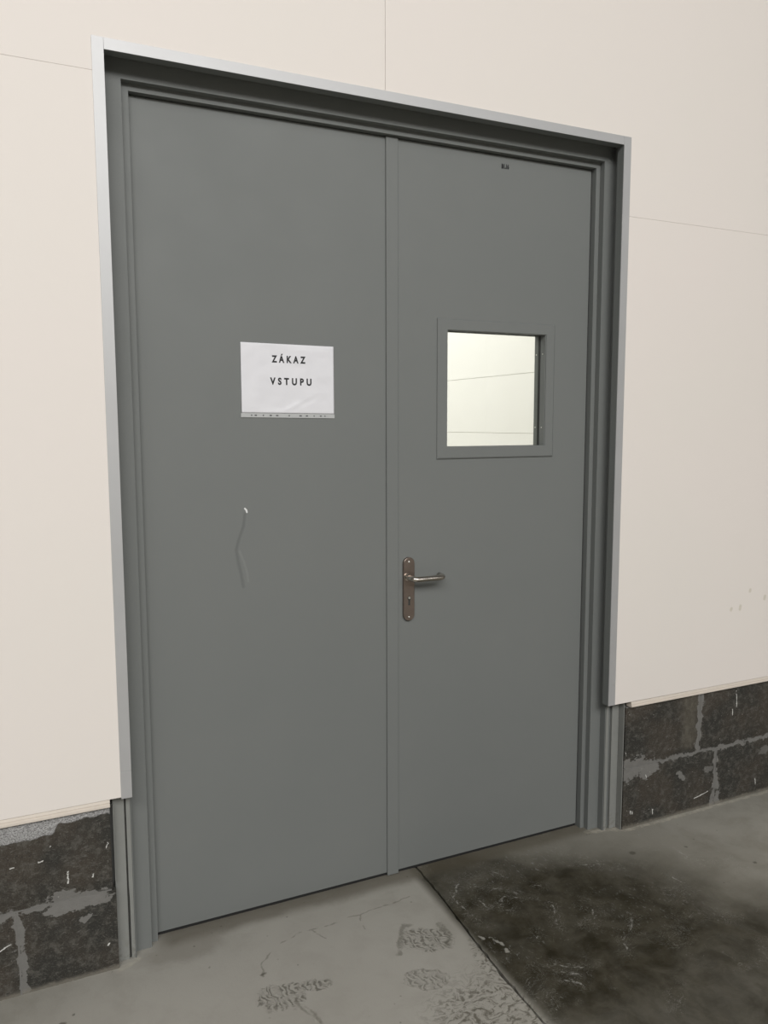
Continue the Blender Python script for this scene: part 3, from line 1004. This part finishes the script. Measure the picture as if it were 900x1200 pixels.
bm = bmesh.new()
nx, nz = 70, 50
fr, bk = [], []
for j in range(nz + 1):
    fr.append([]); bk.append([])
    for i in range(nx + 1):
        x = SX0 + (SX1 - SX0) * i / nx
        z = SZ0 + (SZ1 - SZ0) * j / nz
        y = sheet_y(x, z)
        fr[j].append(bm.verts.new(tilt_(Vector((x, y, z)))))
        bk[j].append(bm.verts.new(tilt_(Vector((x, -0.0012, z)))))
for j in range(nz):
    for i in range(nx):
        bm.faces.new((fr[j][i], fr[j][i + 1], fr[j + 1][i + 1], fr[j + 1][i]))
        bm.faces.new((bk[j][i], bk[j + 1][i], bk[j + 1][i + 1], bk[j][i + 1]))
for i in range(nx):
    bm.faces.new((fr[0][i], bk[0][i], bk[0][i + 1], fr[0][i + 1]))
    bm.faces.new((fr[nz][i], fr[nz][i + 1], bk[nz][i + 1], bk[nz][i]))
for j in range(nz):
    bm.faces.new((fr[j][0], fr[j + 1][0], bk[j + 1][0], bk[j][0]))
    bm.faces.new((fr[j][nx], bk[j][nx], bk[j + 1][nx], fr[j + 1][nx]))
obj('sheet', bm, PAPER, sg, True)
# letters, one mesh per word, lying on the wavy sheet
for body, xa, xb, zb in (('ZÁKAZ', 0.501, 0.610, 1.7627), ('VSTUPU', 0.4945, 0.6290, 1.6953)):
    me = text_mesh(body, 1.0, xb - xa, 0.0208 / 0.73, 0.045, 1.75)
    bm = bmesh.new(); bm.from_mesh(me)
    for v in bm.verts:
        q = v.co + Vector((xa, 0, zb + tilt * (0.555 - (xa + xb) / 2)))
        q.y = sheet_y(q.x, q.z) - 0.0004
        v.co = tilt_(q)
    bmesh.ops.subdivide_edges
    obj('lettering', bm, BLACK, sg)
# punched edge strip of the sleeve
bm = nbox(0.4020, 0.7065, -0.0026, -0.0012, 1.5935, 1.6070, bev=.0004)
for v in bm.verts:
    v.co = tilt_(v.co)
st = obj('sleeve_edge', bm, STRIP, sg)
st['label'] = 'punched grey plastic edge of the sleeve'
for hx, hw in ((.435, .0018), (.448, .0034), (.472, .0018), (.4955, .0034), (.516, .0040), (.555, .0020), (.592, .0040), (.613, .0034), (.637, .0018), (.6595, .0030), (.6735, .0018)):
    bm = nbox(hx - hw, hx + hw, -0.0030, -0.0025, 1.5985, 1.6022, bev=.0001)
    for v in bm.verts:
        v.co = tilt_(v.co)
    obj('punch_hole', bm, HOLE, st)

# ------------------------------------------------------------------ room beyond the doors (seen through the pane)
wr = empty('wall_right', (0, 0, 0), label='bright cream panel wall of the room seen through the door window', cat='wall', kind='structure')
XW = 3.5
for z0_, z1_ in ((0.0, 1.4935), (1.4965, 1.9665), (1.9695, 3.2), (3.203, 5.0)):
    obj('wall_panel', nbox(XW, XW + .08, 0.10, 9.0, z0_, z1_, bev=.0006), FAR, wr)
obj('panel_backing', nbox(XW + .004, XW + .1, 0.10, 9.0, 0, 5.0), FARJ, wr)
tag(obj('wall_rear', nbox(-4, XW, 9.0, 9.1, 0, 5.0), FAR), 'cream end wall of the room beyond the doors', 'wall', 'structure')
tag(obj('wall_side', nbox(-4.1, -4, 0.1, 9.0, 0, 5.0), FAR), 'cream side wall of the room beyond the doors', 'wall', 'structure')
tag(obj('ceiling', nbox(-4, XW, 0.1, 9.0, 5.0, 5.1), FAR), 'white ceiling of the room beyond the doors', 'ceiling', 'structure')

# ------------------------------------------------------------------ the hall around the camera
tag(obj('wall_back', nbox(-11, 9, -12.4, -12.2, 0, 7.4), HALL), 'plain grey hall wall opposite the doors', 'wall', 'structure')
tag(obj('wall_left', nbox(-11.1, -11, -12.4, 0, 0, 7.4), HALL), 'plain grey hall wall far left of the doors', 'wall', 'structure')
tag(obj('wall_far', nbox(9, 9.1, -12.4, 9, 0, 7.4), HALL), 'plain grey hall wall far right of the doors', 'wall', 'structure')
tag(obj('ceiling_hall', nbox(-11.1, 9.1, -12.4, 0.1, 7.2, 7.4), STEELDECK), 'grey metal deck roof of the hall', 'ceiling', 'structure')
